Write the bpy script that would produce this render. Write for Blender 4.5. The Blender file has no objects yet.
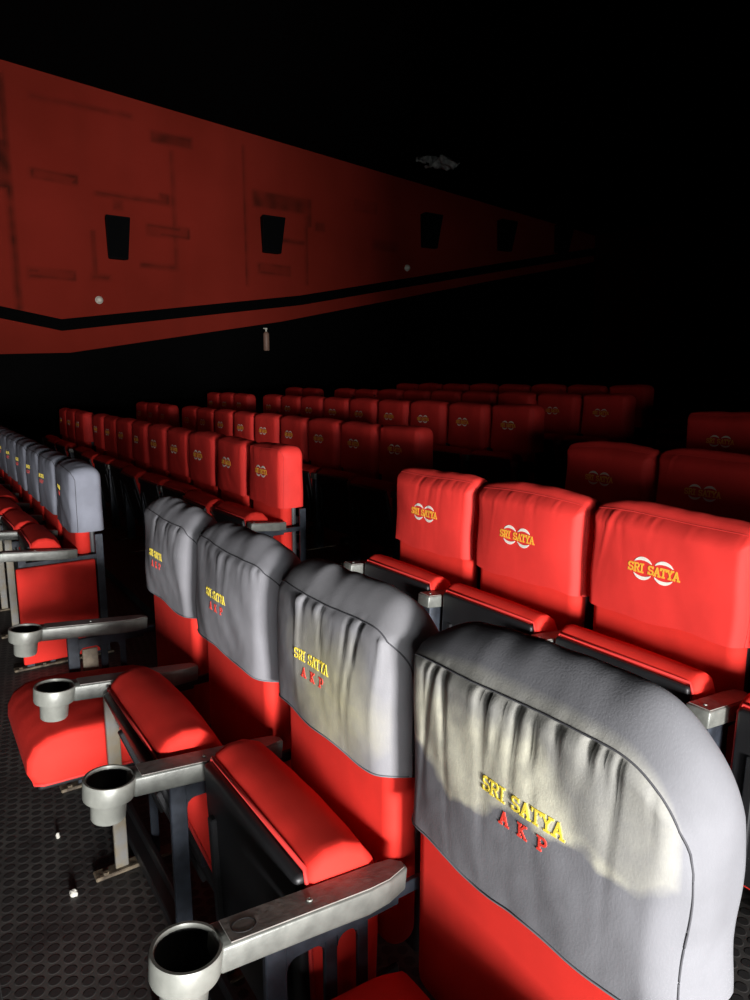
import bpy, bmesh, math, random
from mathutils import Vector, Matrix, noise
R_ = math.radians
C = bpy.context.scene.collection
sc = bpy.context.scene
PI = math.pi

# ------------------------------------------------------------------ materials
def mat(name, col, rough=.6, metal=0.0, var=.0, vscale=12, bump=.0, bscale=120, sheen=0, spec=.5, col2=None, det=4):
    m = bpy.data.materials.new(name); m.use_nodes = True
    nt = m.node_tree; b = nt.nodes['Principled BSDF']
    b.inputs['Base Color'].default_value = (*col, 1)
    b.inputs['Roughness'].default_value = rough
    b.inputs['Metallic'].default_value = metal
    b.inputs['Specular IOR Level'].default_value = spec
    if sheen: b.inputs['Sheen Weight'].default_value = sheen
    tc = nt.nodes.new('ShaderNodeTexCoord')
    if var:
        n = nt.nodes.new('ShaderNodeTexNoise'); n.inputs['Scale'].default_value = vscale; n.inputs['Detail'].default_value = det
        nt.links.new(tc.outputs['Object'], n.inputs['Vector'])
        r = nt.nodes.new('ShaderNodeValToRGB')
        c2 = col2 or tuple(c * (1 - var) for c in col)
        r.color_ramp.elements[0].position = .35; r.color_ramp.elements[0].color = (*c2, 1)
        r.color_ramp.elements[1].position = .65; r.color_ramp.elements[1].color = (*col, 1)
        nt.links.new(n.outputs['Fac'], r.inputs['Fac'])
        nt.links.new(r.outputs['Color'], b.inputs['Base Color'])
    if bump:
        n2 = nt.nodes.new('ShaderNodeTexNoise'); n2.inputs['Scale'].default_value = bscale; n2.inputs['Detail'].default_value = 3
        nt.links.new(tc.outputs['Object'], n2.inputs['Vector'])
        bp = nt.nodes.new('ShaderNodeBump'); bp.inputs['Strength'].default_value = bump; bp.inputs['Distance'].default_value = .01
        nt.links.new(n2.outputs['Fac'], bp.inputs['Height'])
        nt.links.new(bp.outputs['Normal'], b.inputs['Normal'])
    return m

def math_node(nt, op, a, b=None, clamp=False):
    n = nt.nodes.new('ShaderNodeMath'); n.operation = op; n.use_clamp = clamp
    for i, v in enumerate((a, b)):
        if v is None: continue
        if isinstance(v, (int, float)): n.inputs[i].default_value = v
        else: nt.links.new(v, n.inputs[i])
    return n.outputs[0]

def cover_mat(name, base, stain=None, kind=None):
    """grey polyester; stain = hair-oil and dust stain at head height, fixed to the cloth"""
    m = mat(name, base, .75, 0, .18, 7, .06, 300, 0, .2)
    if not stain: return m
    nt = m.node_tree; b = nt.nodes['Principled BSDF']
    src = b.inputs['Base Color'].links[0].from_socket
    tc = nt.nodes.new('ShaderNodeTexCoord'); sp = nt.nodes.new('ShaderNodeSeparateXYZ')
    nt.links.new(tc.outputs['Object'], sp.inputs[0])
    X, Y, Z = sp.outputs
    n = nt.nodes.new('ShaderNodeTexNoise'); n.inputs['Scale'].default_value = 9; n.inputs['Detail'].default_value = 3
    nt.links.new(tc.outputs['Object'], n.inputs['Vector'])
    nz = math_node(nt, 'SUBTRACT', n.outputs['Fac'], .5)
    if kind == 'broad':      # everything above a slanting wavy edge
        ln = math_node(nt, 'ADD', math_node(nt, 'MULTIPLY', X, .02), .845)
        d = math_node(nt, 'SUBTRACT', Z, ln)
        d = math_node(nt, 'ADD', d, math_node(nt, 'MULTIPLY', nz, .22))
        k = math_node(nt, 'MULTIPLY', math_node(nt, 'ADD', d, .010), 40, True)
        up = math_node(nt, 'SUBTRACT', .985, math_node(nt, 'MULTIPLY', math_node(nt, 'MAXIMUM', math_node(nt, 'SUBTRACT', X, .03), 0), .72))
        k2 = math_node(nt, 'MULTIPLY', math_node(nt, 'ADD', math_node(nt, 'SUBTRACT', up, Z), math_node(nt, 'MULTIPLY', nz, .12)), 24, True)
        k = math_node(nt, 'MULTIPLY', k, math_node(nt, 'ADD', math_node(nt, 'MULTIPLY', k2, .70), .30))
    else:                    # a blotch in the middle
        dx = math_node(nt, 'SUBTRACT', X, .04); dz = math_node(nt, 'MULTIPLY', math_node(nt, 'SUBTRACT', Z, .84), 1.1)
        rr = math_node(nt, 'SQRT', math_node(nt, 'ADD', math_node(nt, 'MULTIPLY', dx, dx), math_node(nt, 'MULTIPLY', dz, dz)))
        rr = math_node(nt, 'ADD', rr, math_node(nt, 'MULTIPLY', nz, .16))
        k = math_node(nt, 'MULTIPLY', math_node(nt, 'SUBTRACT', .19, rr), 7, True)
    front = math_node(nt, 'MULTIPLY', math_node(nt, 'SUBTRACT', .012, Y), 120, True)
    n2 = nt.nodes.new('ShaderNodeTexNoise'); n2.inputs['Scale'].default_value = 28; n2.inputs['Detail'].default_value = 6; n2.inputs['Roughness'].default_value = .75
    nt.links.new(tc.outputs['Object'], n2.inputs['Vector'])
    mott = math_node(nt, 'ADD', math_node(nt, 'MULTIPLY', n2.outputs['Fac'], 1.1), .3, True)
    k = math_node(nt, 'MULTIPLY', math_node(nt, 'MULTIPLY', k, front), mott)
    mx = nt.nodes.new('ShaderNodeMix'); mx.data_type = 'RGBA'
    nt.links.new(k, mx.inputs['Factor']); nt.links.new(src, mx.inputs[6]); mx.inputs[7].default_value = (*stain, 1)
    nt.links.new(mx.outputs[2], b.inputs['Base Color'])
    return m

M = {}
M['red'] = mat('red_upholstery', (.70, .030, .020), .8, 0, .12, 9, .05, 500, 0, .2)
M['redcov'] = mat('red_cover_cloth', (.74, .038, .030), .7, 0, .12, 6, .05, 420, 0, .25)
M['grey'] = cover_mat('grey_cover_cloth', (.225, .222, .235))
M['grey_far'] = cover_mat('blue_grey_cover_cloth', (.225, .235, .275))
M['grey_broad'] = cover_mat('grey_cover_cloth_head_stained', (.175, .175, .185), (.56, .54, .415), 'broad')
M['grey_blotch'] = cover_mat('grey_cover_cloth_blotched', (.22, .217, .225), (.38, .355, .23), 'blotch')
M['pipe'] = mat('dark_thread', (.05, .05, .055), .8)
M['redpipe'] = mat('red_thread', (.60, .03, .024), .8)
M['hem'] = mat('hem_thread', (.16, .17, .18), .8)
M['yellow'] = mat('yellow_thread', (.80, .62, .06), .6)
M['orange'] = mat('orange_thread', (.85, .42, .04), .6)
M['redthr'] = mat('bright_red_thread', (.72, .05, .03), .6)
M['white'] = mat('white_thread', (.80, .78, .68), .6)
M['alu'] = mat('worn_cast_aluminium', (.18, .185, .165), .42, .25, .3, 30, .06, 90, 0, .5)
M['cup'] = mat('worn_cup_metal', (.25, .255, .225), .45, .2, .25, 24, .05, 60, 0, .5)
M['cupin'] = mat('black_cup_lining', (.004, .004, .004), .6)
M['inlay'] = mat('worn_brown_arm_top', (.22, .20, .18), .5, .0, .35, 26, .08, 70)
M['steel'] = mat('dark_blue_steel', (.035, .042, .055), .45, .3, .5, 22, .1, 60)
M['pale'] = mat('pale_steel', (.16, .16, .155), .5, .2, .4, 18, .08, 60, col2=(.17, .14, .09))  # lighter steel mottled with brown
M['rust'] = mat('rusty_foot_iron', (.16, .125, .08), .7, .1, .6, 30, .2, 80, col2=(.03, .02, .012))
M['shell'] = mat('black_moulded_shell', (.012, .012, .013), .5, 0, .3, 10)
M['darkgrey'] = mat('dark_grey_back_panel', (.06, .062, .065), .55)
M['black'] = mat('black_paint', (.005, .005, .0055), .7)
M['spk'] = mat('speaker_black', (.003, .003, .0033), .9, spec=.1)
M['grille'] = mat('speaker_grille', (.003, .003, .0033), .95, 0, 0, 10, .4, 300, spec=.05)
M['ceil'] = mat('black_ceiling_paint', (.004, .0038, .0038), .95, spec=.0)
M['dado'] = mat('black_wall_panel', (.003, .003, .003), .95, spec=.0)
M['rear'] = mat('dark_red_rear_wall', (.03, .004, .003), .95, spec=0)
M['pave'] = mat('dull_grey_wall', (.02, .018, .018), .9, spec=0)
M['tan'] = mat('tan_plate', (.25, .20, .14), .6, 0, .3, 60)
M['paper'] = mat('dirty_white_paper', (.5, .48, .42), .8, 0, .4, 40)
M['debris'] = mat('grey_broken_board', (.12, .105, .085), .8, 0, .6, 50, .3, 90)
M['sheet'] = mat('pale_torn_sheet', (.6, .62, .58), .9, 0, .7, 7)
M['cream'] = mat('cream_plastic', (.75, .72, .6), .5)
M['bottle'] = mat('dull_red_canister', (.30, .18, .13), .5)

def floor_mat():
    m = mat('studded_black_rubber', (.03, .03, .03), .65, 0)
    nt = m.node_tree; b = nt.nodes['Principled BSDF']
    tc = nt.nodes.new('ShaderNodeTexCoord'); mp = nt.nodes.new('ShaderNodeMapping')
    mp.inputs['Rotation'].default_value = (0, 0, R_(8))
    nt.links.new(tc.outputs['Object'], mp.inputs[0])
    sp = nt.nodes.new('ShaderNodeSeparateXYZ'); nt.links.new(mp.outputs[0], sp.inputs[0])
    s = 27.0
    u = math_node(nt, 'MULTIPLY', sp.outputs[0], s); v = math_node(nt, 'MULTIPLY', sp.outputs[1], s)
    row = math_node(nt, 'FLOOR', v)
    u = math_node(nt, 'ADD', u, math_node(nt, 'MULTIPLY', row, .5))
    fu = math_node(nt, 'SUBTRACT', math_node(nt, 'FRACT', u), .5); fv = math_node(nt, 'SUBTRACT', math_node(nt, 'FRACT', v), .5)
    r = math_node(nt, 'SQRT', math_node(nt, 'ADD', math_node(nt, 'MULTIPLY', fu, fu), math_node(nt, 'MULTIPLY', fv, fv)))
    stud = math_node(nt, 'MULTIPLY', math_node(nt, 'SUBTRACT', .42, r), 14, True)
    n = nt.nodes.new('ShaderNodeTexNoise'); n.inputs['Scale'].default_value = 5; n.inputs['Detail'].default_value = 8; n.inputs['Roughness'].default_value = .7
    nt.links.new(tc.outputs['Object'], n.inputs['Vector'])
    ra = nt.nodes.new('ShaderNodeValToRGB')
    ra.color_ramp.elements[0].position = .35; ra.color_ramp.elements[0].color = (.018, .017, .016, 1)
    ra.color_ramp.elements[1].position = .7; ra.color_ramp.elements[1].color = (.085, .080, .072, 1)
    nt.links.new(n.outputs['Fac'], ra.inputs['Fac'])
    mx = nt.nodes.new('ShaderNodeMix'); mx.data_type = 'RGBA'
    nt.links.new(stud, mx.inputs['Factor']); nt.links.new(ra.outputs[0], mx.inputs[6]); mx.inputs[7].default_value = (.019, .018, .017, 1)
    nt.links.new(mx.outputs[2], b.inputs['Base Color'])
    bp = nt.nodes.new('ShaderNodeBump'); bp.inputs['Strength'].default_value = .35; bp.inputs['Distance'].default_value = .004
    nt.links.new(stud, bp.inputs['Height']); nt.links.new(bp.outputs[0], b.inputs['Normal'])
    return m
M['floor'] = floor_mat()

def wall_mat():
    m = mat('old_red_wall_paint', (.20, .022, .012), .9, spec=.05)
    nt = m.node_tree; b = nt.nodes['Principled BSDF']
    at = nt.nodes.new('ShaderNodeAttribute'); at.attribute_name = 'stain'
    tc = nt.nodes.new('ShaderNodeTexCoord')
    n = nt.nodes.new('ShaderNodeTexNoise'); n.inputs['Scale'].default_value = .6; n.inputs['Detail'].default_value = 5
    nt.links.new(tc.outputs['Object'], n.inputs['Vector'])
    ra = nt.nodes.new('ShaderNodeValToRGB')
    ra.color_ramp.elements[0].position = .3; ra.color_ramp.elements[0].color = (.195, .018, .010, 1)
    ra.color_ramp.elements[1].position = .7; ra.color_ramp.elements[1].color = (.265, .025, .015, 1)
    nt.links.new(n.outputs['Fac'], ra.inputs['Fac'])
    mx = nt.nodes.new('ShaderNodeMix'); mx.data_type = 'RGBA'
    nt.links.new(at.outputs['Fac'], mx.inputs['Factor']); nt.links.new(ra.outputs[0], mx.inputs[6]); mx.inputs[7].default_value = (.045, .010, .006, 1)
    nt.links.new(mx.outputs[2], b.inputs['Base Color'])
    return m
M['wall'] = wall_mat()

# ------------------------------------------------------------------ mesh helpers
def to_mesh(name, bm, m, smooth=False):
    bmesh.ops.recalc_face_normals(bm, faces=bm.faces)
    me = bpy.data.meshes.new(name); bm.to_mesh(me); bm.free()
    for x in (m if isinstance(m, (list, tuple)) else [m]): me.materials.append(x)
    if smooth:
        for p in me.polygons: p.use_smooth = True
    return me

def sharp(me, ang=35):
    for p in me.polygons: p.use_smooth = True
    me.set_sharp_from_angle(angle=R_(ang))
    return me

def link(name, me, parent=None, mx=None):
    o = bpy.data.objects.new(name, me); C.objects.link(o)
    if parent: o.parent = parent
    if mx is not None: o.matrix_local = mx
    return o

def thing(name, label, cat, loc=(0, 0, 0), rz=0, group=None, me=None):
    o = bpy.data.objects.new(name, me); C.objects.link(o)
    o.location = loc; o.rotation_euler = (0, 0, rz)
    o['label'] = label; o['category'] = cat
    if group: o['group'] = group
    return o

def struct(name, me):
    o = bpy.data.objects.new(name, me); C.objects.link(o); o['kind'] = 'structure'
    return o

def add_box(bm, x0, x1, y0, y1, z0, z1, bev=0, seg=2, mx=None):
    ret = bmesh.ops.create_cube(bm, size=1)
    vs = ret['verts']
    for v in vs:
        v.co = Vector(((x0 + x1) / 2 + v.co.x * (x1 - x0), (y0 + y1) / 2 + v.co.y * (y1 - y0), (z0 + z1) / 2 + v.co.z * (z1 - z0)))
    if bev:
        es = list({e for v in vs for e in v.link_edges})
        r = bmesh.ops.bevel(bm, geom=es, offset=bev, segments=seg, profile=.5, affect='EDGES')
        vs = list({v for f in r['faces'] for v in f.verts} | {v for v in vs if v.is_valid})
    if mx is not None:
        for v in vs: v.co = mx @ v.co
    return vs

def box_mesh(name, m, *a, **k):
    bm = bmesh.new(); add_box(bm, *a, **k); return sharp(to_mesh(name, bm, m))

def add_lathe(bm, prof, cx=0, cy=0, n=40, close=False):
    rings = []
    for r, z in prof:
        rings.append([bm.verts.new((cx + r * math.cos(2 * PI * i / n), cy + r * math.sin(2 * PI * i / n), z)) for i in range(n)])
    for a, b in zip(rings, rings[1:]):
        for i in range(n):
            bm.faces.new((a[i], a[(i + 1) % n], b[(i + 1) % n], b[i]))
    if close:
        bm.faces.new(rings[0]); bm.faces.new(rings[-1])
    return rings

def add_prism(bm, pts, lo, hi, axis='z'):
    """extrude a polygon: axis z -> pts are (x, y); axis x -> pts are (y, z)"""
    def P(a, b, c): return (a, b, c) if axis == 'z' else (c, a, b)
    A = [bm.verts.new(P(p[0], p[1], lo)) for p in pts]; B = [bm.verts.new(P(p[0], p[1], hi)) for p in pts]
    n = len(pts); fs = [bm.faces.new(A), bm.faces.new(B)]
    for i in range(n): fs.append(bm.faces.new((A[i], A[(i + 1) % n], B[(i + 1) % n], B[i])))
    return A + B, fs

def tube_mesh(bm, pts, r, n=6, closed=False):
    rings = []
    N = len(pts)
    for i, p in enumerate(pts):
        p = Vector(p)
        a = Vector(pts[(i - 1) % N] if closed or i > 0 else pts[i]); b = Vector(pts[(i + 1) % N] if closed or i < N - 1 else pts[i])
        t = (b - a).normalized() if (b - a).length > 1e-9 else Vector((1, 0, 0))
        s = t.cross(Vector((0, 0, 1)))
        if s.length < .1: s = t.cross(Vector((0, 1, 0)))
        s.normalize(); u = s.cross(t)
        rings.append([bm.verts.new(p + r * (math.cos(2 * PI * k / n) * s + math.sin(2 * PI * k / n) * u)) for k in range(n)])
    for i in range(N if closed else N - 1):
        a = rings[i]; b = rings[(i + 1) % N]
        for k in range(n): bm.faces.new((a[k], a[(k + 1) % n], b[(k + 1) % n], b[k]))
    if not closed:
        bm.faces.new(rings[0]); bm.faces.new(rings[-1])

# ------------------------------------------------------------------ the seat cover
class Cover:
    def __init__(s, seed, hw=.25, hem=.70, top=1.0, depth=.115, rl=.035, rr=.075, bulge=.022, pleat=.007, crumple=.004,
                 crown=.016, hem_tilt=0.0, nu=60, nv=46, npl=14, roll=(.14, .022), rollr=(.14, .022), arch=.006, tr=(.022, .010)):
        s.tr = tr
        s.arch = arch
        s.roll, s.rollr = roll, rollr
        s.seed, s.hw, s.hem, s.top, s.depth, s.rl, s.rr = seed, hw, hem, top, depth, rl, rr
        s.bulge, s.pleat, s.crumple, s.crown, s.hem_tilt, s.nu, s.nv = bulge, pleat, crumple, crown, hem_tilt, nu, nv
        rnd = random.Random(seed)
        s.pl = [(rnd.uniform(-.95, .95), rnd.uniform(.009, .028), rnd.uniform(.3, 1.0) * rnd.choice((1, 1, -.8)), rnd.uniform(-.7, .7), rnd.choice((.02, .03, .045, .09))) for _ in range(npl)]
        s.ph = [rnd.uniform(0, 6.28) for _ in range(6)]
        s.off = Vector((seed * 3.7, seed * 1.3, seed * .9))
    def ztop(s, x):
        r = s.rl if x < 0 else s.rr
        a = abs(x) - (s.hw - r)
        z = s.top + .004 * math.sin(x * 11 + s.ph[0])
        z += s.arch * (1 - (x / s.hw) ** 4)
        if a > 0: z += -r + math.sqrt(max(0, r * r - a * a))
        return z
    def zhem(s, x):
        return s.hem + s.hem_tilt * x + .004 * math.sin(x * 14 + s.ph[1]) + .003 * math.sin(x * 31 + s.ph[2])
    def width(s, v):
        return 1 - .012 * math.sin(v * 7 + s.ph[3])
    def front(s, x, z):
        u = max(-1, min(1, x / s.hw)); zt = s.ztop(x); zh = s.zhem(x)
        v = max(0, min(1, (z - zh) / (zt - zh))); dt = max(0, zt - z)
        y = -s.bulge * (1 - abs(u) ** 3) * (.30 + .70 * math.sin(PI * min(1, v * .85 + .08)))
        rw, rd = s.roll if u < 0 else s.rollr
        e = max(0, (abs(u) - 1 + rw) / rw); e2 = max(0, 1 - dt / s.tr[0])
        y += max(rd * e * e, s.tr[1] * e2 * e2)
        for uk, sk, wk, sl, ln in s.pl:
            d = (u - uk - sl * dt) / sk
            if abs(d) < 3: y += s.pleat * wk * math.exp(-d * d) * math.exp(-dt / ln) * min(1, dt / .006) * (1 - abs(u) ** 8)
        p = Vector((x, 0, z)) + s.off
        y += s.crumple * 1.4 * noise.noise(p * 5) + s.crumple * .35 * noise.noise(Vector((p.x * 16 + p.z * 6, 1.7, p.z * 5))) + s.crumple * .08 * noise.noise(p * 40)
        f = noise.noise(p * 4 + Vector((9, 0, 0)))
        y += s.crumple * .4 * max(0, f) * math.sin(45 * (p.x * .75 + p.z) + 3 * noise.noise(p * 5))
        y -= .007 * (1 - v) ** 3
        return y
    def build(s, name, m):
        bm = bmesh.new(); NU, NV, NS = s.nu, s.nv, 12
        G = []
        for i in range(NU + 1):
            # finer towards both edges
            q = -1 + 2 * i / NU; u = math.sin(q * PI / 2) * .55 + q * .45
            x0 = u * s.hw; col = []
            for j in range(NV + 1):
                v = 1 - (1 - j / NV) ** 1.25
                zh, zt = s.zhem(x0), s.ztop(x0)
                z = zh + v * (zt - zh)
                x = x0 * s.width(v)
                col.append(bm.verts.new((x, s.front(x0, z), z)))
            G.append(col)
        for i in range(NU):
            for j in range(NV): bm.faces.new((G[i][j], G[i + 1][j], G[i + 1][j + 1], G[i][j + 1]))
        edge = [G[0][j] for j in range(NV + 1)] + [G[i][NV] for i in range(1, NU)] + [G[NU][j] for j in range(NV, -1, -1)]
        P = [v.co.copy() for v in edge]; n = len(P)
        s.edge = P
        prev = edge
        for k in range(1, NS + 1):
            t = k / NS; ring = []
            for i, p in enumerate(P):
                a = P[max(0, i - 1)]; b = P[min(n - 1, i + 1)]
                tx, tz = b.x - a.x, b.z - a.z; L = math.hypot(tx, tz) or 1
                nx, nz = -tz / L, tx / L      # outward (path runs up the left side, across, down the right)
                top = max(0, nz)
                o = (.006 + (s.crown * (.30 + .70 * (1 - abs(p.x / s.hw - .06) ** 4)) - .006) * top) * math.sin(PI * t) + .007 * min(1, t * 6) * (1 if t < .9 else (1 - t) * 10)
                o += s.crumple * 1.2 * noise.noise(Vector((p.x, t * .12, p.z)) * 12 + s.off) * math.sin(PI * t)
                o += s.crumple * .4 * noise.noise(Vector((p.x * 24, t * 2, p.z * 10)) + s.off) * math.sin(PI * t)
                y = p.y + (s.depth - p.y) * t
                e = max(0, t - .8) / .2
                o -= .012 * e * e
                ring.append(bm.verts.new((p.x + nx * o, y, p.z + nz * o)))
            for i in range(n - 1): bm.faces.new((prev[i], prev[i + 1], ring[i + 1], ring[i]))
            prev = ring
        # back of the sleeve
        last = prev; half = n // 2; cen = []
        for i in range(half + 1):
            a, b = last[i], last[n - 1 - i]
            if i < half:
                a2, b2 = last[i + 1], last[n - 2 - i]
                if b2 is not a2 and len({a, b, a2, b2}) == 4: bm.faces.new((a, a2, b2, b))
                elif len({a, b, a2}) == 3: bm.faces.new((a, a2, b))
        return to_mesh(name, bm, m, True)
    def piping(s, name, m):
        bm = bmesh.new()
        pts = [p + Vector((0, -.0005, 0)) for p in s.edge]
        tube_mesh(bm, pts[::1], .0016, 5)
        return to_mesh(name, bm, m, True)
    def hemline(s, name, m):
        bm = bmesh.new(); N = 40
        pts = []
        for i in range(N + 1):
            x = (-1 + 2 * i / N) * s.hw * .985; z = s.zhem(x) + .002
            pts.append((x * s.width(0), s.front(x, z) - .0008, z))
        tube_mesh(bm, pts, .0018, 5)
        return to_mesh(name, bm, m, True)

# ------------------------------------------------------------------ embroidered letters (strokes on a unit box)
def arc(cx, cy, rx, ry, a0, a1, n=9):
    return [(cx + rx * math.cos(R_(a0 + (a1 - a0) * i / n)), cy + ry * math.sin(R_(a0 + (a1 - a0) * i / n))) for i in range(n + 1)]
def serif(x, y, w=.14): return [(x - w, y), (x + w, y)]
GLYPH = {
 'S': [arc(.36, .74, .27, .24, 35, 270) + arc(.36, .26, .29, .24, 90, -150), [(.60, .78), (.60, 1.0)], [(.09, 0), (.09, .24)]],
 'R': [[(.16, 0), (.16, 1)], [(.16, 1), (.42, 1)] + arc(.42, .76, .22, .24, 90, -90) + [(.16, .52)], [(.40, .52), (.66, 0)], serif(.16, 0), serif(.68, 0, .1), serif(.1, 1, .1)],
 'I': [[(.25, 0), (.25, 1)], serif(.25, 0, .2), serif(.25, 1, .2)],
 'A': [[(.10, 0), (.38, 1), (.66, 0)], [(.22, .36), (.54, .36)], serif(.1, 0), serif(.66, 0)],
 'T': [[(.38, 0), (.38, 1)], [(.04, 1), (.72, 1)], [(.04, 1), (.04, .78)], [(.72, 1), (.72, .78)], serif(.38, 0, .16)],
 'Y': [[(.38, 0), (.38, .48)], [(.10, 1), (.38, .48), (.66, 1)], serif(.38, 0, .16), serif(.1, 1), serif(.66, 1)],
 'K': [[(.16, 0), (.16, 1)], [(.62, 1), (.18, .45)], [(.30, .58), (.64, 0)], serif(.16, 0), serif(.64, 0, .1), serif(.16, 1), serif(.62, 1, .1)],
 'P': [[(.16, 0), (.16, 1)], [(.16, 1), (.42, 1)] + arc(.42, .73, .24, .27, 90, -90) + [(.16, .46)], serif(.16, 0), serif(.1, 1, .1)],
}
ADV = {'I': .56, ' ': .48}
def stroke(bm, surf, pts, hw, lift=.0010):
    for (a, b), (c, d) in zip(pts, pts[1:]):
        L = math.hypot(c - a, d - b)
        if L < 1e-7: continue
        k = max(1, int(L / .006))
        for q in range(k):
            p0 = (a + (c - a) * q / k, b + (d - b) * q / k); p1 = (a + (c - a) * (q + 1) / k, b + (d - b) * (q + 1) / k)
            ex, ez = (c - a) / L * hw * .5, (d - b) / L * hw * .5
            nx, nz = -(d - b) / L * hw, (c - a) / L * hw
            quad = [(p0[0] - ex + nx, p0[1] - ez + nz), (p0[0] - ex - nx, p0[1] - ez - nz), (p1[0] + ex - nx, p1[1] + ez - nz), (p1[0] + ex + nx, p1[1] + ez + nz)]
            lo = [bm.verts.new((x, surf(x, z) + .0006, z)) for x, z in quad]; hi = [bm.verts.new((x, surf(x, z) - lift, z)) for x, z in quad]
            bm.faces.new(hi)
            for i in range(4): bm.faces.new((lo[i], lo[(i + 1) % 4], hi[(i + 1) % 4], hi[i]))
def text_mesh(name, m, surf, txt, cx, cz, height, width, weight=.0016, rise=0.0, spread=0.0):
    adv = [ADV.get(ch, .78) + spread for ch in txt]; tot = sum(adv) - spread
    sx = width / tot; x = 0; bm = bmesh.new()
    for ch, a in zip(txt, adv):
        for st in GLYPH.get(ch, []):
            pts = [((x + p[0]) * sx - width / 2, (p[1] - .5) * height) for p in st]
            stroke(bm, surf, [(cx + px, cz + pz + rise * px) for px, pz in pts], weight)
        x += a
    return to_mesh(name, bm, m)
def emblem_meshes(name, m, surf, cx, cz):
    """two white rings side by side, cut through the middle by the band of letters: a fat crescent above and below each"""
    out = []
    for sgn in (-1, 1):
        for a0, a1 in ((32, 148), (212, 328)):
            bm = bmesh.new()
            N = 14; outer = []; inner = []
            for i in range(N + 1):
                t = i / N; a = R_(a0 + (a1 - a0) * t); w = .002 + .0085 * math.sin(PI * t) ** .7
                ox, oz = .0335 * math.cos(a), .0345 * math.sin(a)
                f = 1 - w / .0345
                outer.append((cx + sgn * .034 + ox, cz + oz)); inner.append((cx + sgn * .034 + ox * (f + .06), cz + oz * f))
            for i in range(N):
                quad = [outer[i], outer[i + 1], inner[i + 1], inner[i]]
                lo = [bm.verts.new((x, surf(x, z) + .0006, z)) for x, z in quad]; hi = [bm.verts.new((x, surf(x, z) - .0012, z)) for x, z in quad]
                bm.faces.new(hi)
                for k in range(4): bm.faces.new((lo[k], lo[(k + 1) % 4], hi[(k + 1) % 4], hi[k]))
            out.append(to_mesh(name, bm, m))
    return out

# ------------------------------------------------------------------ the rest of the seat
def backrest_mesh():
    bm = bmesh.new(); add_box(bm, -.246, .246, .008, .084, .34, .985, .036, 6)
    return to_mesh('backrest', bm, M['red'], True)
def backshell_mesh():
    bm = bmesh.new(); add_box(bm, -.236, .236, .078, .107, .30, .965, .012, 3)
    return sharp(to_mesh('back_shell', bm, M['darkgrey']))
def pad_mesh():
    # profile in (y, z): hinge at the origin, the front (waterfall) edge at -y
    prof = [(.14, -.018), (-.285, -.018), (-.318, -.004), (-.332, .025), (-.330, .062), (-.312, .098), (-.275, .122), (-.22, .131), (-.12, .128), (-.02, .122), (.08, .112), (.122, .100), (.14, .07)]
    # refine
    pr = []
    for i in range(len(prof)):
        a, b = prof[i], prof[(i + 1) % len(prof)]
        pr.append(a)
        if math.hypot(a[0] - b[0], a[1] - b[1]) > .05:
            for k in range(1, 4): pr.append((a[0] + (b[0] - a[0]) * k / 4, a[1] + (b[1] - a[1]) * k / 4))
    bm = bmesh.new(); N = 26; hw = .229; rings = []; cy, cz = -.10, .05
    for i in range(N + 1):
        q = -1 + 2 * i / N; u = math.sin(q * PI / 2) * .6 + q * .4; e = max(0, (abs(u) - .93) / .07)
        sh = .017 * (1 - math.sqrt(max(0, 1 - e * e)))
        ring = []
        for (y, z) in pr:
            dy, dz = y - cy, z - cz; L = math.hypot(dy, dz)
            zz = z + (.010 * (1 - u * u) if z > .06 else 0) + .003 * noise.noise(Vector((u * 3, y * 9, z * 9)))
            f = 1 - sh / L
            ring.append(bm.verts.new((u * hw, cy + dy * f, cz + (zz - cz) * f)))
        rings.append(ring)
    n = len(pr)
    for a, b in zip(rings, rings[1:]):
        for i in range(n): bm.faces.new((a[i], a[(i + 1) % n], b[(i + 1) % n], b[i]))
    bm.faces.new(rings[0]); bm.faces.new(rings[-1])
    return to_mesh('seat_pad', bm, M['red'], True)
def pad_shell_mesh():
    bm = bmesh.new(); add_box(bm, -.219, .219, -.305, .13, -.036, -.010, .010, 3)
    for x in (-.17, .17): add_box(bm, x - .012, x + .012, -.20, .10, -.048, -.030, .003, 1)
    return sharp(to_mesh('pad_shell', bm, M['shell']))
def pad_trim_mesh():
    bm = bmesh.new()
    pts = [(-.223, .12, -.016), (-.223, -.29, -.016), (-.215, -.312, -.014), (.215, -.312, -.014), (.223, -.29, -.016), (.223, .12, -.016)]
    tube_mesh(bm, pts, .0045, 6)
    return to_mesh('pad_piping', bm, M['redpipe'], True)
def hinge_mesh():
    bm = bmesh.new(); tube_mesh(bm, [(-.234, -.16, .32), (.234, -.16, .32)], .010, 10)
    for x in (-.228, .228): add_box(bm, x - .006, x + .006, -.185, .02, .285, .335, .004, 1)
    return sharp(to_mesh('hinge_bar', bm, M['steel']))
def mount_mesh():
    bm = bmesh.new(); add_box(bm, -.236, .236, .105, .119, .40, .44, .002, 1); add_box(bm, -.236, .236, .105, .119, .56, .60, .002, 1)
    return sharp(to_mesh('mounting_bar', bm, M['steel']))
ME = dict(backrest=backrest_mesh(), shell=backshell_mesh(), pad=pad_mesh(), pshell=pad_shell_mesh(), ptrim=pad_trim_mesh(), hinge=hinge_mesh(), mount=mount_mesh())

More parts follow.
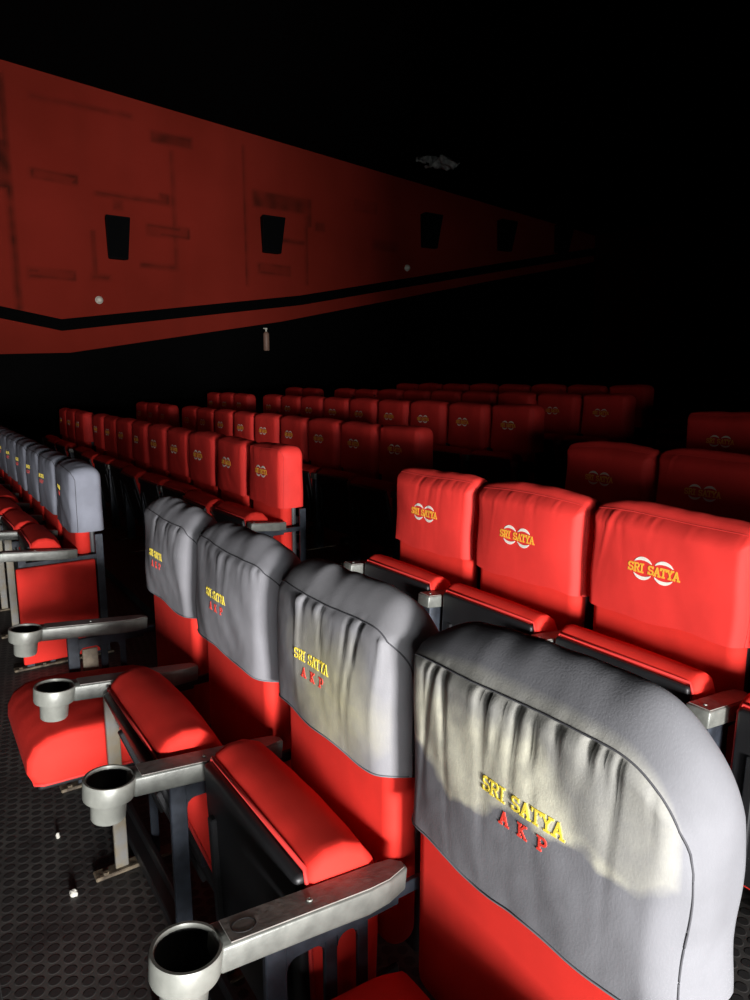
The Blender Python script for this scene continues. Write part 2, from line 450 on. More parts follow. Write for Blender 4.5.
CV = {}
def cover_set(key, style, **k):
    """meshes of one sewn cover: cloth, piping, hem stitch, embroidery"""
    c = Cover(**k); d = {'hw': c.hw}
    if style.startswith('grey'):
        d['cloth'] = c.build('grey_cover', M[style]); d['piping'] = c.piping('piping', M['pipe']); d['hem'] = c.hemline('hem', M['hem'])
        cx, cz = (.030, .876) if key in ('A1',) else (-.020, .884)
        w, h = (.155, .021) if key == 'A1' else (.138, .021)
        d['yellow'] = text_mesh('lettering', M['yellow'], c.front, 'SRI SATYA', cx, cz, h, w, .0017 if key == 'A1' else .0014, .03)
        d['redtxt'] = [text_mesh('red_letter', M['redthr'], c.front, ch, cx + .008 + q * .036, cz - .034 + q * .0012, .019, .0175, .0017, .03) for q, ch in ((-1, 'A'), (0, 'K'), (1, 'P'))]
    else:
        d['cloth'] = c.build('red_cover', M['redcov']); d['piping'] = c.piping('piping', M['redpipe'])
        d['emblem'] = emblem_meshes('emblem_arc', M['white'], c.front, -.006, .857)
        d['orange'] = text_mesh('lettering', M['orange'], c.front, 'SRI SATYA', -.006, .857, .024, .166, .0024)
    CV[key] = d
cover_set('A1', 'grey_broad', seed=1, hw=.258, hem=.692, top=1.0, rl=.02, rr=.10, depth=.136, bulge=.020, pleat=.010, npl=20, crumple=.0055, hem_tilt=.02, crown=.062, arch=.013, nu=84, nv=64)
cover_set('A2', 'grey_blotch', seed=2, crown=.052, arch=.012, rollr=(.25, .044), roll=(.2, .03), hw=.244, hem=.730, top=1.0, rl=.06, rr=.075, depth=.122, bulge=.032, pleat=.012, npl=14, crumple=.006, hem_tilt=.01, nu=72, nv=54)
cover_set('A3', 'grey', seed=3, crown=.046, arch=.011, rollr=(.25, .044), roll=(.2, .03), hw=.250, hem=.725, top=1.0, rl=.055, rr=.07, depth=.122, bulge=.030, pleat=.008, npl=10, crumple=.007, nu=60, nv=46)
cover_set('A4', 'grey', seed=4, crown=.045, arch=.010, rollr=(.27, .044), roll=(.2, .03), hw=.250, hem=.722, top=1.0, rl=.05, rr=.08, depth=.122, bulge=.028, pleat=.010, npl=10, crumple=.008, nu=56, nv=44)
cover_set('G1', 'grey_far', seed=5, hw=.250, hem=.665, top=.99, rl=.05, rr=.04, depth=.15, bulge=.020, pleat=.006, npl=8, crumple=.007, nu=44, nv=34)
cover_set('G2', 'grey_far', seed=6, hw=.240, hem=.68, top=.99, rl=.06, rr=.06, depth=.13, bulge=.025, pleat=.006, npl=8, crumple=.007, nu=30, nv=24)
cover_set('B1', 'red', seed=11, tr=(.045, .034), roll=(.12, .03), rollr=(.12, .03), hw=.252, hem=.70, top=1.0, rl=.02, rr=.03, bulge=.018, pleat=.007, npl=13, crumple=.0028, crown=.022, nu=70, nv=54)
cover_set('B2', 'red', seed=12, tr=(.045, .034), roll=(.12, .03), rollr=(.12, .03), hw=.248, hem=.70, top=1.0, rl=.022, rr=.025, bulge=.022, pleat=.006, npl=15, crumple=.003, crown=.020, nu=66, nv=50)
cover_set('B3', 'red', seed=13, tr=(.045, .034), roll=(.12, .03), rollr=(.12, .03), hw=.246, hem=.70, top=1.0, rl=.015, rr=.03, bulge=.020, pleat=.006, npl=12, crumple=.003, crown=.016, nu=60, nv=46)
cover_set('L1', 'red', seed=21, hw=.225, hem=.66, top=.995, rl=.03, rr=.04, depth=.15, bulge=.016, pleat=.008, npl=9, crumple=.003, nu=40, nv=30)
cover_set('L2', 'red', seed=22, hw=.230, hem=.66, top=.995, rl=.04, rr=.05, depth=.14, bulge=.02, pleat=.007, npl=8, crumple=.004, nu=34, nv=26)
cover_set('L3', 'red', seed=23, hw=.230, hem=.66, top=.99, rl=.05, rr=.05, depth=.14, bulge=.02, pleat=.007, npl=8, crumple=.004, nu=30, nv=24)

def make_seat(x, y, z, key, fold, label, group, name='cinema_seat', pdx=0.0, tilt=0.0, slim=1.0):
    t = thing(name, label, 'seat', (x, y, z), tilt, group)
    d = CV[key]; bs = Matrix.Diagonal(((d['hw'] - (.026 if key in ('A2', 'A3', 'A4') else .005 if key == 'A1' else .010)) / .246, 1, 1, 1))
    link('backrest', ME['backrest'], t, bs); link('back_shell', ME['shell'], t, bs)
    cv = link('back_cover', d['cloth'], t)
    link('piping', d['piping'], cv)
    if 'hem' in d: link('hem_stitching', d['hem'], cv)
    if 'yellow' in d:
        a = link('embroidered_lettering', d['yellow'], cv); a['label'] = 'yellow embroidered words'
        for me_ in d['redtxt']: link('embroidered_letter', me_, cv)['label'] = 'red embroidered letter'
    if 'emblem' in d:
        for em in d['emblem']: link('embroidered_arc', em, cv)['label'] = 'white embroidered arc'
        f = link('embroidered_lettering', d['orange'], cv); f['label'] = 'orange embroidered words'
    mx = Matrix.Translation((pdx, -.16, .32)) @ Matrix.Rotation(R_(-fold), 4, 'X') @ Matrix.Diagonal((1, 1, slim, 1))
    p = link('seat_pad', ME['pad'], t, mx)
    s = link('pad_shell', ME['pshell'], p); s['label'] = 'black underside shell'
    link('pad_piping', ME['ptrim'], p)
    link('hinge_bar', ME['hinge'], t); link('mounting_bar', ME['mount'], t)
    return t

# ------------------------------------------------------------------ the stand between two seats
TILT = Matrix.Translation((0, 0, .566)) @ Matrix.Rotation(R_(-5.6), 4, 'X')     # front end of the arm is the higher one
def arm_mesh(front=-.368, wf=1.0):
    o = [(-.030, front), (.030, front), (.031, -.10), (.027, -.055), (.010, -.006), (-.008, -.002), (-.027, -.02), (-.030, -.06)]
    o = [(x * wf, y) for x, y in o]
    bm = bmesh.new(); vs, fs = add_prism(bm, o, -.020, .024)
    bmesh.ops.bevel(bm, geom=[e for e in bm.edges], offset=.0045, segments=2, profile=.5, affect='EDGES')
    return sharp(to_mesh('armrest', bm, M['alu']), 50)
def inlay_mesh(front=-.352, wf=1.0):
    o = [(-.0255, front), (.0255, front), (.0262, -.10), (.022, -.055), (.007, -.012), (-.007, -.008), (-.023, -.024), (-.0255, -.06)]
    o = [(x * wf, y) for x, y in o]
    bm = bmesh.new(); add_prism(bm, o, .0225, .0262)
    return sharp(to_mesh('arm_inlay', bm, M['inlay']))
def screw_mesh():
    bm = bmesh.new(); add_lathe(bm, [(.0001, .0275), (.0022, .0275), (.0026, .0285), (.0046, .0285), (.0052, .0262), (.0052, .024)], .002, -.205, 16)
    return sharp(to_mesh('arm_screw', bm, M['cup']))
def mark_mesh():
    bm = bmesh.new(); tube_mesh(bm, [(.002 + .014 * math.cos(a * PI / 16), -.322 + .020 * math.sin(a * PI / 16), .0262) for a in range(32)], .0009, 5, True)
    return to_mesh('ring_mark', bm, M['black'], True)
def cup_mesh():
    prof = [(.033, -.055), (.0345, -.020), (.0465, -.006), (.0465, .020), (.0480, .024), (.0530, .024), (.0545, .021), (.0535, -.014), (.052, -.018), (.040, -.021), (.0375, -.025), (.0355, -.064), (.033, -.068), (.0001, -.068)]
    bm = bmesh.new(); add_lathe(bm, prof, 0, -.412, 48)
    add_box(bm, -.022, .022, -.372, -.345, -.018, .020, .004, 2)
    return sharp(to_mesh('cup_holder', bm, M['cup']), 40)
def cup_in_mesh():
    bm = bmesh.new(); add_lathe(bm, [(.0462, .017), (.0458, -.004), (.0335, -.018), (.0325, -.058), (.0001, -.059)], 0, -.412, 48)
    return to_mesh('cup_lining', bm, M['cupin'], True)
def post_mesh(m, y0=-.285):
    bm = bmesh.new(); add_box(bm, -.007, .007, y0, y0 + .038, .010, .585, .002, 1)
    return sharp(to_mesh('front_post', bm, m))
def frame_mesh(y0=-.250):
    bm = bmesh.new()
    add_box(bm, -.006, .006, y0, -.02, .520, .556, .002, 1)
    add_box(bm, -.005, .005, -.175, -.150, .012, .535, .002, 1)
    add_box(bm, -.005, .005, -.108, -.086, .30, .535, .002, 1)
    # rounded inner corner gussets
    for y0, s in (((-.247, 1), (-.175, -1)) if y0 < -.24 else ()) + ((-.150, 1), (-.108, -1)):
        pts = [(y0, .522)] + [(y0 + s * .022 - s * .022 * math.cos(R_(a)), .500 + .022 * math.sin(R_(a))) for a in (0, 30, 60, 90)]
        add_prism(bm, pts, -.005, .005, 'x')
    return sharp(to_mesh('side_frame', bm, M['steel']))
def rear_post_mesh():
    bm = bmesh.new(); add_box(bm, -.007, .007, .020, .125, .010, .06, .002, 1); add_box(bm, -.007, .007, .085, .125, .010, .66, .002, 1)
    add_box(bm, -.006, .006, -.03, .09, .53, .556, .002, 1)
    return sharp(to_mesh('rear_post', bm, M['steel']))
def foot_mesh():
    bm = bmesh.new(); add_box(bm, -.022, .022, -.345, .14, 0, .012, .003, 1)
    for y in (-.315, -.205, .05): add_lathe(bm, [(.0085, .011), (.0085, .020), (.0001, .020)], .012, y, 6)
    return sharp(to_mesh('foot_bar', bm, M['rust']))
def panel_mesh():
    bm = bmesh.new(); add_box(bm, .008, .034, -.300, .075, .03, .535, .010, 3)
    return sharp(to_mesh('side_panel', bm, M['red']), 60)
def plate_mesh():
    bm = bmesh.new(); add_box(bm, .000, .010, -.238, -.186, .425, .515, .002, 1)
    return sharp(to_mesh('row_plate', bm, M['tan']))
SM = dict(arm=arm_mesh(), arm_plain=arm_mesh(-.235, 1.08), inlay_plain=inlay_mesh(-.228, 1.08), post_plain=box_mesh('front_post', M['steel'], -.026, .026, -.222, -.150, .010, .575, bev=.004), inlay=inlay_mesh(), screw=screw_mesh(), mark=mark_mesh(), cup=cup_mesh(), cupin=cup_in_mesh(), post=post_mesh(M['steel']), post_pale=post_mesh(M['pale']),
          frame=frame_mesh(), frame_plain=frame_mesh(-.2), rear=rear_post_mesh(), foot=foot_mesh(), panel=panel_mesh(), plate=plate_mesh())
def make_stand(x, y, z, label, group, cup=True, pale=False, panel=False, mark=False, plate=False, flip=False, light=True):
    t = thing('armrest_stand', label, 'armrest', (x, y, z), 0, group)
    a = link('armrest', SM['arm'] if cup else SM['arm_plain'], t, TILT)
    i = link('arm_inlay', SM['inlay'] if cup else SM['inlay_plain'], a); i['label'] = 'worn brown top strip'
    link('arm_screw', SM['screw'], a)
    if mark: link('ring_mark', SM['mark'], a)
    if cup:
        c = link('cup_holder', SM['cup'], t, TILT); link('cup_lining', SM['cupin'], c)
    link('front_post', SM['post_pale'] if pale else SM['post'] if cup else SM['post_plain'], t)
    link('side_frame', SM['frame'] if cup else SM['frame_plain'], t); link('rear_post', SM['rear'], t); link('foot_bar', SM['foot'], t)
    if plate: link('row_plate', SM['plate'], t)
    if panel:
        p = link('side_panel', SM['panel'], t); p['label'] = 'red padded end panel'
    return t

# ------------------------------------------------------------------ the hall
RP = 1.085
RZ = [0, .06, .12, .25, .32, .39, .47, .55, .63, .71, .79]
WL, WR, YF, YB = -10.5, 2.1, -9.0, 13.45
def ceil_z(y): return 5.83 - .0716 * y
# floor: one terrace a row
pts = [(YF, -.18), (-.62 - 2 * RP, -.18), (-.62 - 2 * RP, -.12), (-.62 - RP, -.12), (-.62 - RP, -.06), (-.62, -.06)]
for r, z in enumerate(RZ):
    pts += [(r * RP - .62, z), ((r + 1) * RP - .62 if r < len(RZ) - 1 else YB, z)]
bm = bmesh.new()
a = [bm.verts.new((WL, y, z)) for y, z in pts]; b = [bm.verts.new((WR + 5.0, y, z)) for y, z in pts]
for i in range(len(pts) - 1): bm.faces.new((a[i], b[i], b[i + 1], a[i + 1]))
struct('floor', to_mesh('floor', bm, M['floor']))
bm = bmesh.new()
v = [bm.verts.new(p) for p in ((WL, YF, ceil_z(YF)), (WR, YF, ceil_z(YF)), (WR, YB, ceil_z(YB)), (WL, YB, ceil_z(YB)))]
w = [bm.verts.new(q.co + Vector((0, 0, .2))) for q in v]
bm.faces.new(v); bm.faces.new(w)
for i in range(4): bm.faces.new((v[i], v[(i + 1) % 4], w[(i + 1) % 4], w[i]))
struct('ceiling', to_mesh('ceiling', bm, M['ceil']))
# left wall, with worn patches kept as a per-vertex stain mask
STAINS = [(1.13, 1.76, 4.29, 4.42, .75, 1), (1.0, 1.64, 2.92, 3.05, .7, 1), (2.87, 3.52, 5.08, 5.24, .8, 0), (2.74, 3.42, 3.70, 3.86, .8, 1), (1.99, 3.04, 4.18, 4.24, .7, 0),
          (2.97, 3.12, 4.18, 4.34, .9, 0), (1.90, 1.95, 3.03, 3.67, .7, 0), (1.87, 2.13, 2.96, 3.03, .7, 0), (4.38, 4.42, 3.06, 5.3, .7, 0), (4.55, 5.6, 4.36, 4.62, .7, 0),
          (5.60, 5.68, 4.15, 4.62, .8, 0), (4.61, 5.23, 3.27, 3.44, .7, 1), (5.04, 5.54, 3.83, 3.90, .8, 0), (.80, .88, 2.45, 5.6, .8, 0), (.62, .88, 4.1, 4.75, .9, 0), (2.6, 3.15, 3.20, 3.27, .7, 0),
          (3.15, 3.21, 3.2, 5.0, .5, 0), (5.55, 5.59, 3.15, 4.34, .7, 0), (6.6, 7.1, 4.55, 4.75, .4, 1), (7.0, 7.6, 3.9, 4.1, .4, 0), (2.25, 2.38, 4.02, 4.14, .8, 0), (5.75, 5.95, 4.1, 4.25, .6, 0), (1.2, 2.6, 5.35, 5.42, .45, 0)]
def stain(y, z):
    k = 0
    n1 = noise.noise(Vector((y * 6, z * 6, 0)))
    for y0, y1, z0, z1, w, hollow in STAINS:
        d = max(y0 - y, y - y1, z0 - z, z - z1)
        if d > .08: continue
        s = max(0, min(1, .5 - d / .05)) * w * (.75 + .6 * n1)
        if hollow and d < -.03: s *= .45
        k = max(k, s)
    k += .25 * max(0, noise.noise(Vector((y * .5, z * .35, 3)))) + .12 * max(0, noise.noise(Vector((y * 3, z * .4, 7))))
    return max(0, min(1, k))
bm = bmesh.new(); ys = [YF + (0.4 - YF) * i / 20 for i in range(20)] + [.4 + (YB - .4) * i / 330 for i in range(331)]
NZ = 110; cols = []
for y in ys:
    zc = ceil_z(y); zb = -.18 if y < 0 else 0
    cols.append([bm.verts.new((WL, y, 1.5 + (zc - 1.5) * (j - 1) / (NZ - 1) if j else -.2)) for j in range(NZ + 1)])
for a, b in zip(cols, cols[1:]):
    for j in range(NZ): bm.faces.new((a[j], b[j], b[j + 1], a[j + 1]))
me = to_mesh('wall_left', bm, M['wall'])
at = me.attributes.new('stain', 'FLOAT', 'POINT')
for i, vv in enumerate(me.vertices): at.data[i].value = stain(vv.co.y, vv.co.z)
struct('wall_left', me)
def strip(name, line, half, m, x0, x1):
    bm = bmesh.new()
    lo = [(y, z - half) for y, z in line]; hi = [(y, z + half) for y, z in line]
    for (a, b, c, d) in zip(lo, lo[1:], hi[1:], hi):
        add_prism(bm, [a, b, c, d], x0, x1, 'x')
    bmesh.ops.remove_doubles(bm, verts=bm.verts, dist=1e-5)
    return struct(name, to_mesh(name, bm, m))
band = [(YF, 4.0), (.585, 2.41), (1.39, 2.265), (5.42, 2.87), (YB, 4.50)]
strip('trim_1', band, .085, M['dado'], WL, WL + .02)
bm = bmesh.new()
low = [(YF, 1.80), (.535, 1.82), (1.475, 1.86), (5.01, 2.475), (9.49, 3.44), (YB, 4.26)]
for (y0, z0), (y1, z1) in zip(low, low[1:]): add_prism(bm, [(y0, -.2), (y1, -.2), (y1, z1), (y0, z0)], WL, WL + .06, 'x')
struct('trim_2', to_mesh('trim_2', bm, M['dado']))
bm = bmesh.new(); add_box(bm, WL, WR, YB, YB + .2, -.2, 6); struct('wall_rear', to_mesh('wall_rear', bm, M['rear']))
bm = bmesh.new(); add_box(bm, WL, WR, YF - .2, YF, -.3, 6.6); struct('wall_front', to_mesh('wall_front', bm, M['dado']))
# right wall with the open doorway that lets the daylight in
D0, D1, DH = -1.9, .32, 2.25
bm = bmesh.new()
add_box(bm, WR, WR + .2, YF, D0, -.3, 6.6); add_box(bm, WR, WR + .2, D1, YB, -.3, 6.6); add_box(bm, WR, WR + .2, D0, D1, DH, 6.6)
struct('wall_right', to_mesh('wall_right', bm, M['dado']))
bm = bmesh.new()
for y0, y1 in ((D0 - .06, D0 + .012), (D1 - .012, D1 + .06)): add_box(bm, WR - .02, WR + .22, y0, y1, -.2, DH + .06, .004, 1)
add_box(bm, WR - .02, WR + .22, D0, D1, DH - .012, DH + .06, .004, 1)
struct('trim_3', to_mesh('trim_3', bm, M['black']))

# ------------------------------------------------------------------ wall speakers, small fittings
def speaker(y, z, w, h, label):
    t = thing('wall_speaker', label, 'speaker', (WL, y, z), 0, 'black surround speakers along the red wall')
    bm = bmesh.new()
    # cabinet: wider at the top, leaning out at the top
    def sec(zz, hw, d): return [(0.05, -hw * .8, zz), (0.05, hw * .8, zz), (d, hw, zz), (d, -hw, zz)]
    A = [bm.verts.new(p) for p in sec(-h / 2, w * .42, .15)]; B = [bm.verts.new(p) for p in sec(h / 2, w * .5, .27)]
    bm.faces.new(A); bm.faces.new(B)
    for i in range(4): bm.faces.new((A[i], A[(i + 1) % 4], B[(i + 1) % 4], B[i]))
    bmesh.ops.bevel(bm, geom=list(bm.edges), offset=.012, segments=2, profile=.5, affect='EDGES')
    link('cabinet', sharp(to_mesh('cabinet', bm, M['spk'])), t)
    bm = bmesh.new()
    A = [(.153, -w * .38, -h * .46), (.153, w * .38, -h * .46), (.268, w * .46, h * .46), (.268, -w * .46, h * .46)]
    lo = [bm.verts.new(p) for p in A]; hi = [bm.verts.new((p[0] + .012, p[1], p[2] - .004)) for p in A]
    bm.faces.new(hi)
    for i in range(4): bm.faces.new((lo[i], lo[(i + 1) % 4], hi[(i + 1) % 4], hi[i]))
    link('grille', to_mesh('grille', bm, M['grille']), t)
    bm = bmesh.new(); add_box(bm, 0, .012, -.06, .06, -.09, .09, .002, 1); add_box(bm, 0, .07, -.015, .015, -.03, .03, .002, 1)
    link('wall_bracket', sharp(to_mesh('wall_bracket', bm, M['spk'])), t)
SP = [(2.24, 3.57, .36, .60), (4.82, 3.90, .42, .58), (8.28, 4.36, .46, .62), (10.35, 4.50, .46, .60), (12.15, 4.62, .48, .60)]
LB = ['black wall speaker on the red wall, leftmost and nearest of the row', 'black wall speaker on the red wall, second from the left, inside a worn rectangle',
      'black wall speaker on the red wall, third from the left', 'black wall speaker on the dim red wall, fourth from the left', 'black wall speaker at the far dark end of the red wall']
for (y, z, w, h), l in zip(SP, LB): speaker(y, z, w, h, l)

def wall_disc(y, z, r, label):
    t = thing('wall_light', label, 'light', (WL, y, z), 0, 'small round fittings above the black band')
    bm = bmesh.new(); add_lathe(bm, [(r * 1.15, 0), (r * 1.15, .012), (r, .02)], 0, 0, 20)
    me = sharp(to_mesh('base_ring', bm, M['cream'])); me.transform(Matrix.Rotation(R_(90), 4, 'Y')); link('base_ring', me, t)
    bm = bmesh.new(); add_lathe(bm, [(r, .018), (r * .8, .05), (r * .4, .068), (.0001, .072)], 0, 0, 20)
    me = to_mesh('dome', bm, M['cream'], True); me.transform(Matrix.Rotation(R_(90), 4, 'Y')); link('dome', me, t)
wall_disc(1.948, 2.66, .050, 'small round cream fitting above the black band, below the nearest speaker')
wall_disc(7.82, 3.637, .055, 'small round cream fitting above the black band, below the third speaker')
# canister on the black dado
t = thing('fire_extinguisher', 'small pale canister hanging on the black wall below the red paint', 'extinguisher', (WL + .06, 4.667, 1.96))
bm = bmesh.new(); add_lathe(bm, [(.0001, 0), (.045, 0), (.052, .012), (.052, .27), (.045, .30), (.02, .325), (.0001, .325)], .075, 0, 20); link('canister', sharp(to_mesh('canister', bm, M['bottle']), 50), t)
bm = bmesh.new(); add_lathe(bm, [(.016, .32), (.016, .36), (.026, .362), (.026, .385), (.0001, .385)], .075, 0, 14); add_box(bm, .07, .08, -.055, .015, .372, .386, .002, 1); link('valve', sharp(to_mesh('valve', bm, M['cream'])), t)
bm = bmesh.new(); add_box(bm, -.004, .024, -.03, .03, .08, .22, .002, 1); link('wall_bracket', sharp(to_mesh('wall_bracket', bm, M['spk'])), t)
# torn sheet hanging at the ceiling
t = thing('hanging_sheet', 'pale torn sheet hanging from the black ceiling above the red wall', 'sheet', (-9.15, 7.4, ceil_z(7.4) - .02))
rnd = random.Random(5)
for nm, cx, cy, sx, sy, dz in (('torn_flap', .05, .10, .34, .26, .15), ('torn_strip', -.05, -.20, .18, .18, .10)):
    bm = bmesh.new(); N = 18; g = []
    for i in range(N + 1):
        for j in range(N + 1):
            u, vv = -1 + 2 * i / N, -1 + 2 * j / N
            rr = 1 + .35 * noise.noise(Vector((math.atan2(vv, u) * 1.7, cx * 9, 2)))
            x, y = cx + u * sx * rr * .5, cy + vv * sy * rr
            z = -dz * (.5 + .8 * noise.noise(Vector((u * 1.6, vv * 1.6, cx * 7)))) - dz * .5 * abs(noise.noise(Vector((u * 4, vv * 4, 1))))
            g.append(bm.verts.new((x, y, min(.0, z))))
    for i in range(N):
        for j in range(N):
            if abs(i - N / 2) + abs(j - N / 2) > N * .78: continue
            k = i * (N + 1) + j; bm.faces.new((g[k], g[k + N + 1], g[k + N + 2], g[k + 1]))
    for q in [q for q in bm.verts if not q.link_faces]: bm.verts.remove(q)
    bm.verts.ensure_lookup_table()
    link(nm, to_mesh(nm, bm, M['sheet'], True), t)

# ------------------------------------------------------------------ seats
ORD = ['first', 'second', 'third', 'fourth', 'fifth', 'sixth', 'seventh', 'eighth', 'ninth', 'tenth', 'eleventh', 'twelfth']
UP, DOWN = 84, 2
gA = 'grey-covered seats of the near row'
make_seat(.238, 0, 0, 'A1', DOWN, 'nearest cinema seat, grey cover with a broad cream stain behind yellow and red lettering', gA)
make_seat(-.300, 0, 0, 'A2', 88, 'grey-covered cinema seat with a yellowish blotch and tipped-up red pad, second nearest', gA, pdx=.019)
make_seat(-.835, 0, 0, 'A3', 70, 'grey-covered cinema seat with half-raised puffy red pad, third from the camera', gA, pdx=.010)
make_seat(-1.374, 0, 0, 'A4', DOWN, 'grey-covered cinema seat beside the aisle with its red pad folded down flat', gA)
gS = 'cup-holder armrests of the near row'
make_stand(-.022, 0, 0, 'grey armrest with the nearest big cup holder and a ring scratched on its top', gS, mark=True)
make_stand(-.548, .015, 0, 'grey armrest with cup holder on dark blue post, second nearest', gS)
make_stand(-1.095, 0, 0, 'grey armrest with cup holder standing on a pale rusty post', gS, pale=True)
make_stand(-1.632, 0, 0, 'grey aisle-end armrest with cup holder and a small tan plate below', gS, plate=True)
t = thing('end_panel', 'red padded end panel closing the near row on the right', 'panel', (.535, 0, 0))
pm = SM['panel'].copy(); pm.transform(Matrix.Diagonal((1, 1.5, 1.09, 1))); link('padded_board', pm, t)
link('rear_post', SM['rear'], t, Matrix.Diagonal((1, 1, .80, 1))); link('foot_bar', SM['foot'], t)

gB = 'red-covered seats behind the grey near row'
for x, key, lab in ((-1.322, 'B3', 'bright red-covered seat beside the aisle, leftmost of the row behind the grey seats'),
                    (-.793, 'B2', 'bright red-covered seat with ringed emblem, second from the aisle behind the grey seats'),
                    (-.256, 'B1', 'largest bright red-covered seat with ringed emblem, third from the aisle'),
                    (.310, 'B2', 'red seat at the right picture edge, only its raised pad showing')):
    make_seat(x, RP, RZ[1], key, 92, lab, gB, slim=.8)
for x, lab in ((-1.594, 'armrest at the aisle end of the bright red row'), (-1.058, 'grey armrest between the first and second bright red seats'),
               (-.520, 'armrest between the second and third bright red seats'), (.022, 'brown-topped armrest at the right picture edge beside the largest red seat')):
    make_stand(x, RP, RZ[1], lab, 'armrests of the bright red row', cup=False)
for x, wd in ((.850, 'second'), (1.390, 'last')):
    make_seat(x, RP, RZ[1], 'B3', 92, 'red seat near the right wall, ' + wd + ' beyond the picture edge in the bright red row', gB, slim=.8)
make_stand(1.66, RP, RZ[1], 'armrest closing the bright red row by the right wall', 'armrests of the bright red row', cup=False)
make_stand(.580, RP, RZ[1], 'armrest beyond the right picture edge in the bright red row', 'armrests of the bright red row', cup=False)
make_stand(1.120, RP, RZ[1], 'armrest between the two rightmost seats of the bright red row', 'armrests of the bright red row', cup=False)
gC = 'dim red seats behind the bright red row'
for x, key, lab in ((-1.295, 'B2', 'dim red-covered seat behind the bright red row, its left one'), (-.755, 'B1', 'dim red-covered seat behind the bright red row, its right one'), (-.215, 'B3', 'dim red-covered seat at the right picture edge, second row behind the grey seats')):
    make_seat(x, 2 * RP, RZ[2], key, UP, lab, gC)
for x, lab in ((-1.565, 'black armrest stand at the aisle end of the dim red row'), (-1.025, 'black armrest stand between the two dim red seats'), (-.485, 'black armrest stand right of the dim red seats')):
    make_stand(x, 2 * RP, RZ[2], lab, 'armrests of the dim red row', cup=False)
make_seat(-1.30, 3 * RP, RZ[3], 'B3', UP, 'barely lit red seat at the right picture edge, two rows behind the bright red seats', 'barely lit seats at the right edge')
make_stand(-1.57, 3 * RP, RZ[3], 'black armrest stand left of the barely lit right-edge seat', 'armrests of the barely lit row', cup=False)
make_stand(-1.03, 3 * RP, RZ[3], 'black armrest stand right of the barely lit right-edge seat', 'armrests of the barely lit row', cup=False)

ROWN = ['grey-covered front row', 'first red row', 'second red row', 'third red row', 'fourth red row', 'farthest red row']
X0 = [-3.41, -3.165, -3.29, -3.27, -3.24, -3.80]
for r in range(6):
    n = [8, 12, 12, 12, 11, 8][r]
    for i in range(n):
        gap = .42 if i >= 9 else 0
        x = X0[r] - i * .54 - gap + .25
        key = ('G1' if i == 0 else 'G2') if r == 0 else ('L1' if i == 0 else ('L2', 'L3')[i % 2])
        where = ('end seat beside the aisle' if i == 0 else ORD[i] + ' seat from the aisle')
        make_seat(x, r * RP, RZ[r], key, UP - (4 * ((i * 7 + r) % 3)), ('grey' if r == 0 else 'red') + '-covered ' + where + ' in the ' + ROWN[r] + ' of the far block',
                  ROWN[r] + ' of the block across the aisle', tilt=R_(((i * 5 + r * 3) % 7 - 3) * .5))
        if r < 3 or i < 2:
            sx = x - (.48 if i == 8 else .27)
            make_stand(sx, r * RP, RZ[r], ('grey' if r == 0 else 'black') + ' armrest beyond the ' + ORD[i] + ' seat from aisle, ' + ROWN[r] + ', far block',
                       'armrests of the ' + ROWN[r] + ', far block', cup=(r == 0), pale=(r == 0))
    make_stand(X0[r] + .25 + .285, r * RP, RZ[r], ('grey armrest over a red end panel' if r == 0 else 'black armrest') + ' at the aisle end, ' + ROWN[r] + ', far block',
               'aisle-end armrests of the far block', cup=(r == 0), panel=(r == 0))

# ------------------------------------------------------------------ on the floor
t = thing('cable_rail', 'long dark metal rail on the floor beneath the near row', 'rail', (0, 0, 0))
bm = bmesh.new(); add_box(bm, -1.72, .50, -.226, -.186, .021, .052, .003, 1); add_box(bm, -1.72, .50, -.196, -.18, .021, .085, .003, 1); link('rail', sharp(to_mesh('rail', bm, M['shell'])), t)
bm = bmesh.new(); tube_mesh(bm, [(-.60 + .009 * math.cos(a * PI / 10), -.228, .05 + .009 * math.sin(a * PI / 10)) for a in range(20)], .004, 6, True); link('washer', to_mesh('washer', bm, M['cream'], True), t)
def scrap(x, y, s, label, m='paper', z=0.0, name='litter_scrap', h=.012):
    rnd = random.Random(int(x * 1000)); bm = bmesh.new()
    ret = bmesh.ops.create_icosphere(bm, subdivisions=2, radius=1)
    for v in ret['verts']:
        k = 1 + .45 * noise.noise(v.co * 1.7 + Vector((x * 9, y * 9, 0)))
        v.co = Vector((v.co.x * s * k, v.co.y * s * .7 * k, max(0, h * .5 + v.co.z * h * k)))
    thing(name, label, 'litter', (x, y, z), rnd.uniform(0, 3), 'scraps of litter on the floor', sharp(to_mesh(name, bm, M[m])))
scrap(-1.36, -.40, .008, 'tiny white paper scrap on the black floor below the flat seat pad')
scrap(-1.06, -.41, .012, 'small grey scrap on the black floor left of the pale post')
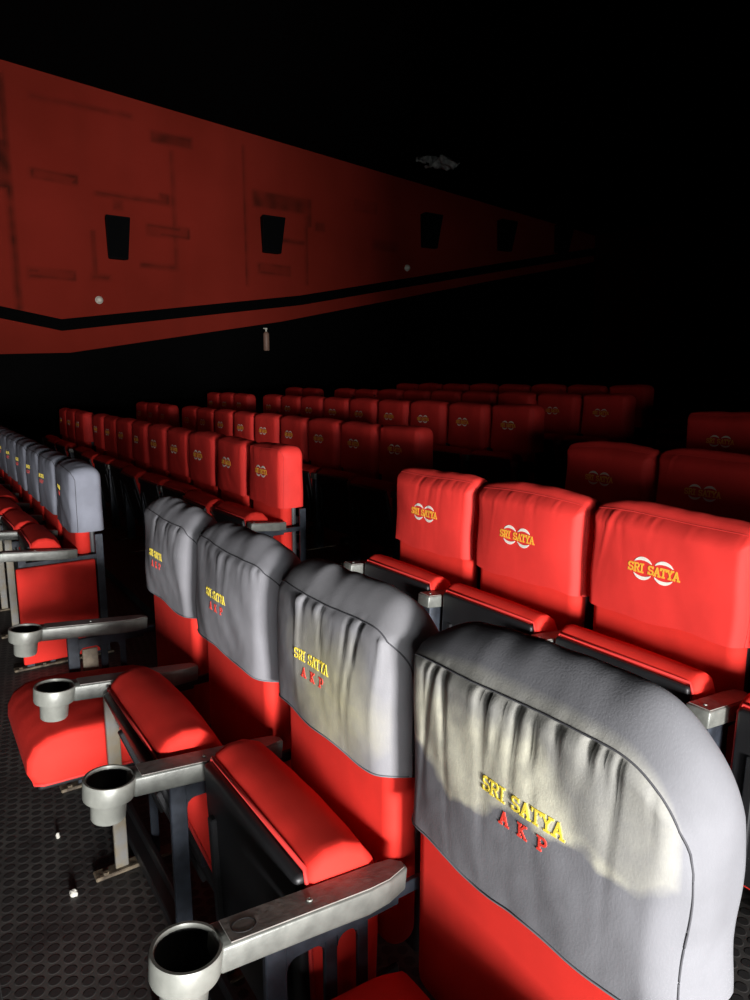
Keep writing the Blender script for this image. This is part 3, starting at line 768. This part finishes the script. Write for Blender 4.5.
scrap(-1.05, .02, .02, 'crumpled grey litter beneath the half-raised pad', 'debris')
scrap(-1.18, .04, .016, 'pale litter bit beneath the half-raised pad')
# broken board leaning in the second stand
bm = bmesh.new(); pts = [(-.08, 0), (.06, 0), (.065, .10), (.03, .145), (.012, .115), (-.02, .13), (-.05, .06), (-.08, .075)]
add_prism(bm, pts, -.004, .004, 'x'); me = sharp(to_mesh('broken_board', bm, M['debris'])); me.transform(Matrix.Rotation(R_(8), 4, 'Y'))
thing('broken_board', 'jagged broken grey board standing behind the second armrest post', 'board', (-.72, .03, .002), 0, None, me)

# ------------------------------------------------------------------ light, camera
def area(name, loc, to, sx, sy, power, col):
    la = bpy.data.lights.new(name, 'AREA'); la.shape = 'RECTANGLE'; la.size = sx; la.size_y = sy
    la.energy = power; la.color = col
    lo = bpy.data.objects.new(name, la); C.objects.link(lo); lo.location = loc
    lo.rotation_euler = (Vector(to) - Vector(loc)).to_track_quat('-Z', 'Y').to_euler()
area('daylight_outside_doorway', (5.5, -1.15, .80), (-3, .5, .8), .9, .9, 1030, (1.0, .985, .99))
area('wide_fill_outside_doorway', (5.9, -2.2, 1.0), (-3, 1.5, 1.4), 3.5, 1.2, 330, (.96, .98, 1.0))  # added wide fill lamp, brightens the rear of the red wall and the rows
w = bpy.data.worlds.new('dark_hall'); sc.world = w; w.use_nodes = True
w.node_tree.nodes['Background'].inputs[0].default_value = (.5, .55, .6, 1); w.node_tree.nodes['Background'].inputs[1].default_value = .002

cam = bpy.data.cameras.new('camera'); cam.sensor_fit = 'VERTICAL'; cam.sensor_height = 24; cam.lens = 687.12 / 1000 * 24; cam.clip_start = .02
co = bpy.data.objects.new('camera', cam); C.objects.link(co)
co.location = (.8738, -.6777, 1.4612); co.rotation_euler = (PI / 2 - .1734, 0, .9738)
sc.camera = co
sc.view_settings.view_transform = 'Standard'; sc.view_settings.look = 'None'; sc.view_settings.gamma = 1; sc.view_settings.exposure = 0
sc.view_settings.use_curve_mapping = False
sc.cycles.max_bounces = 6; sc.cycles.use_denoising = True
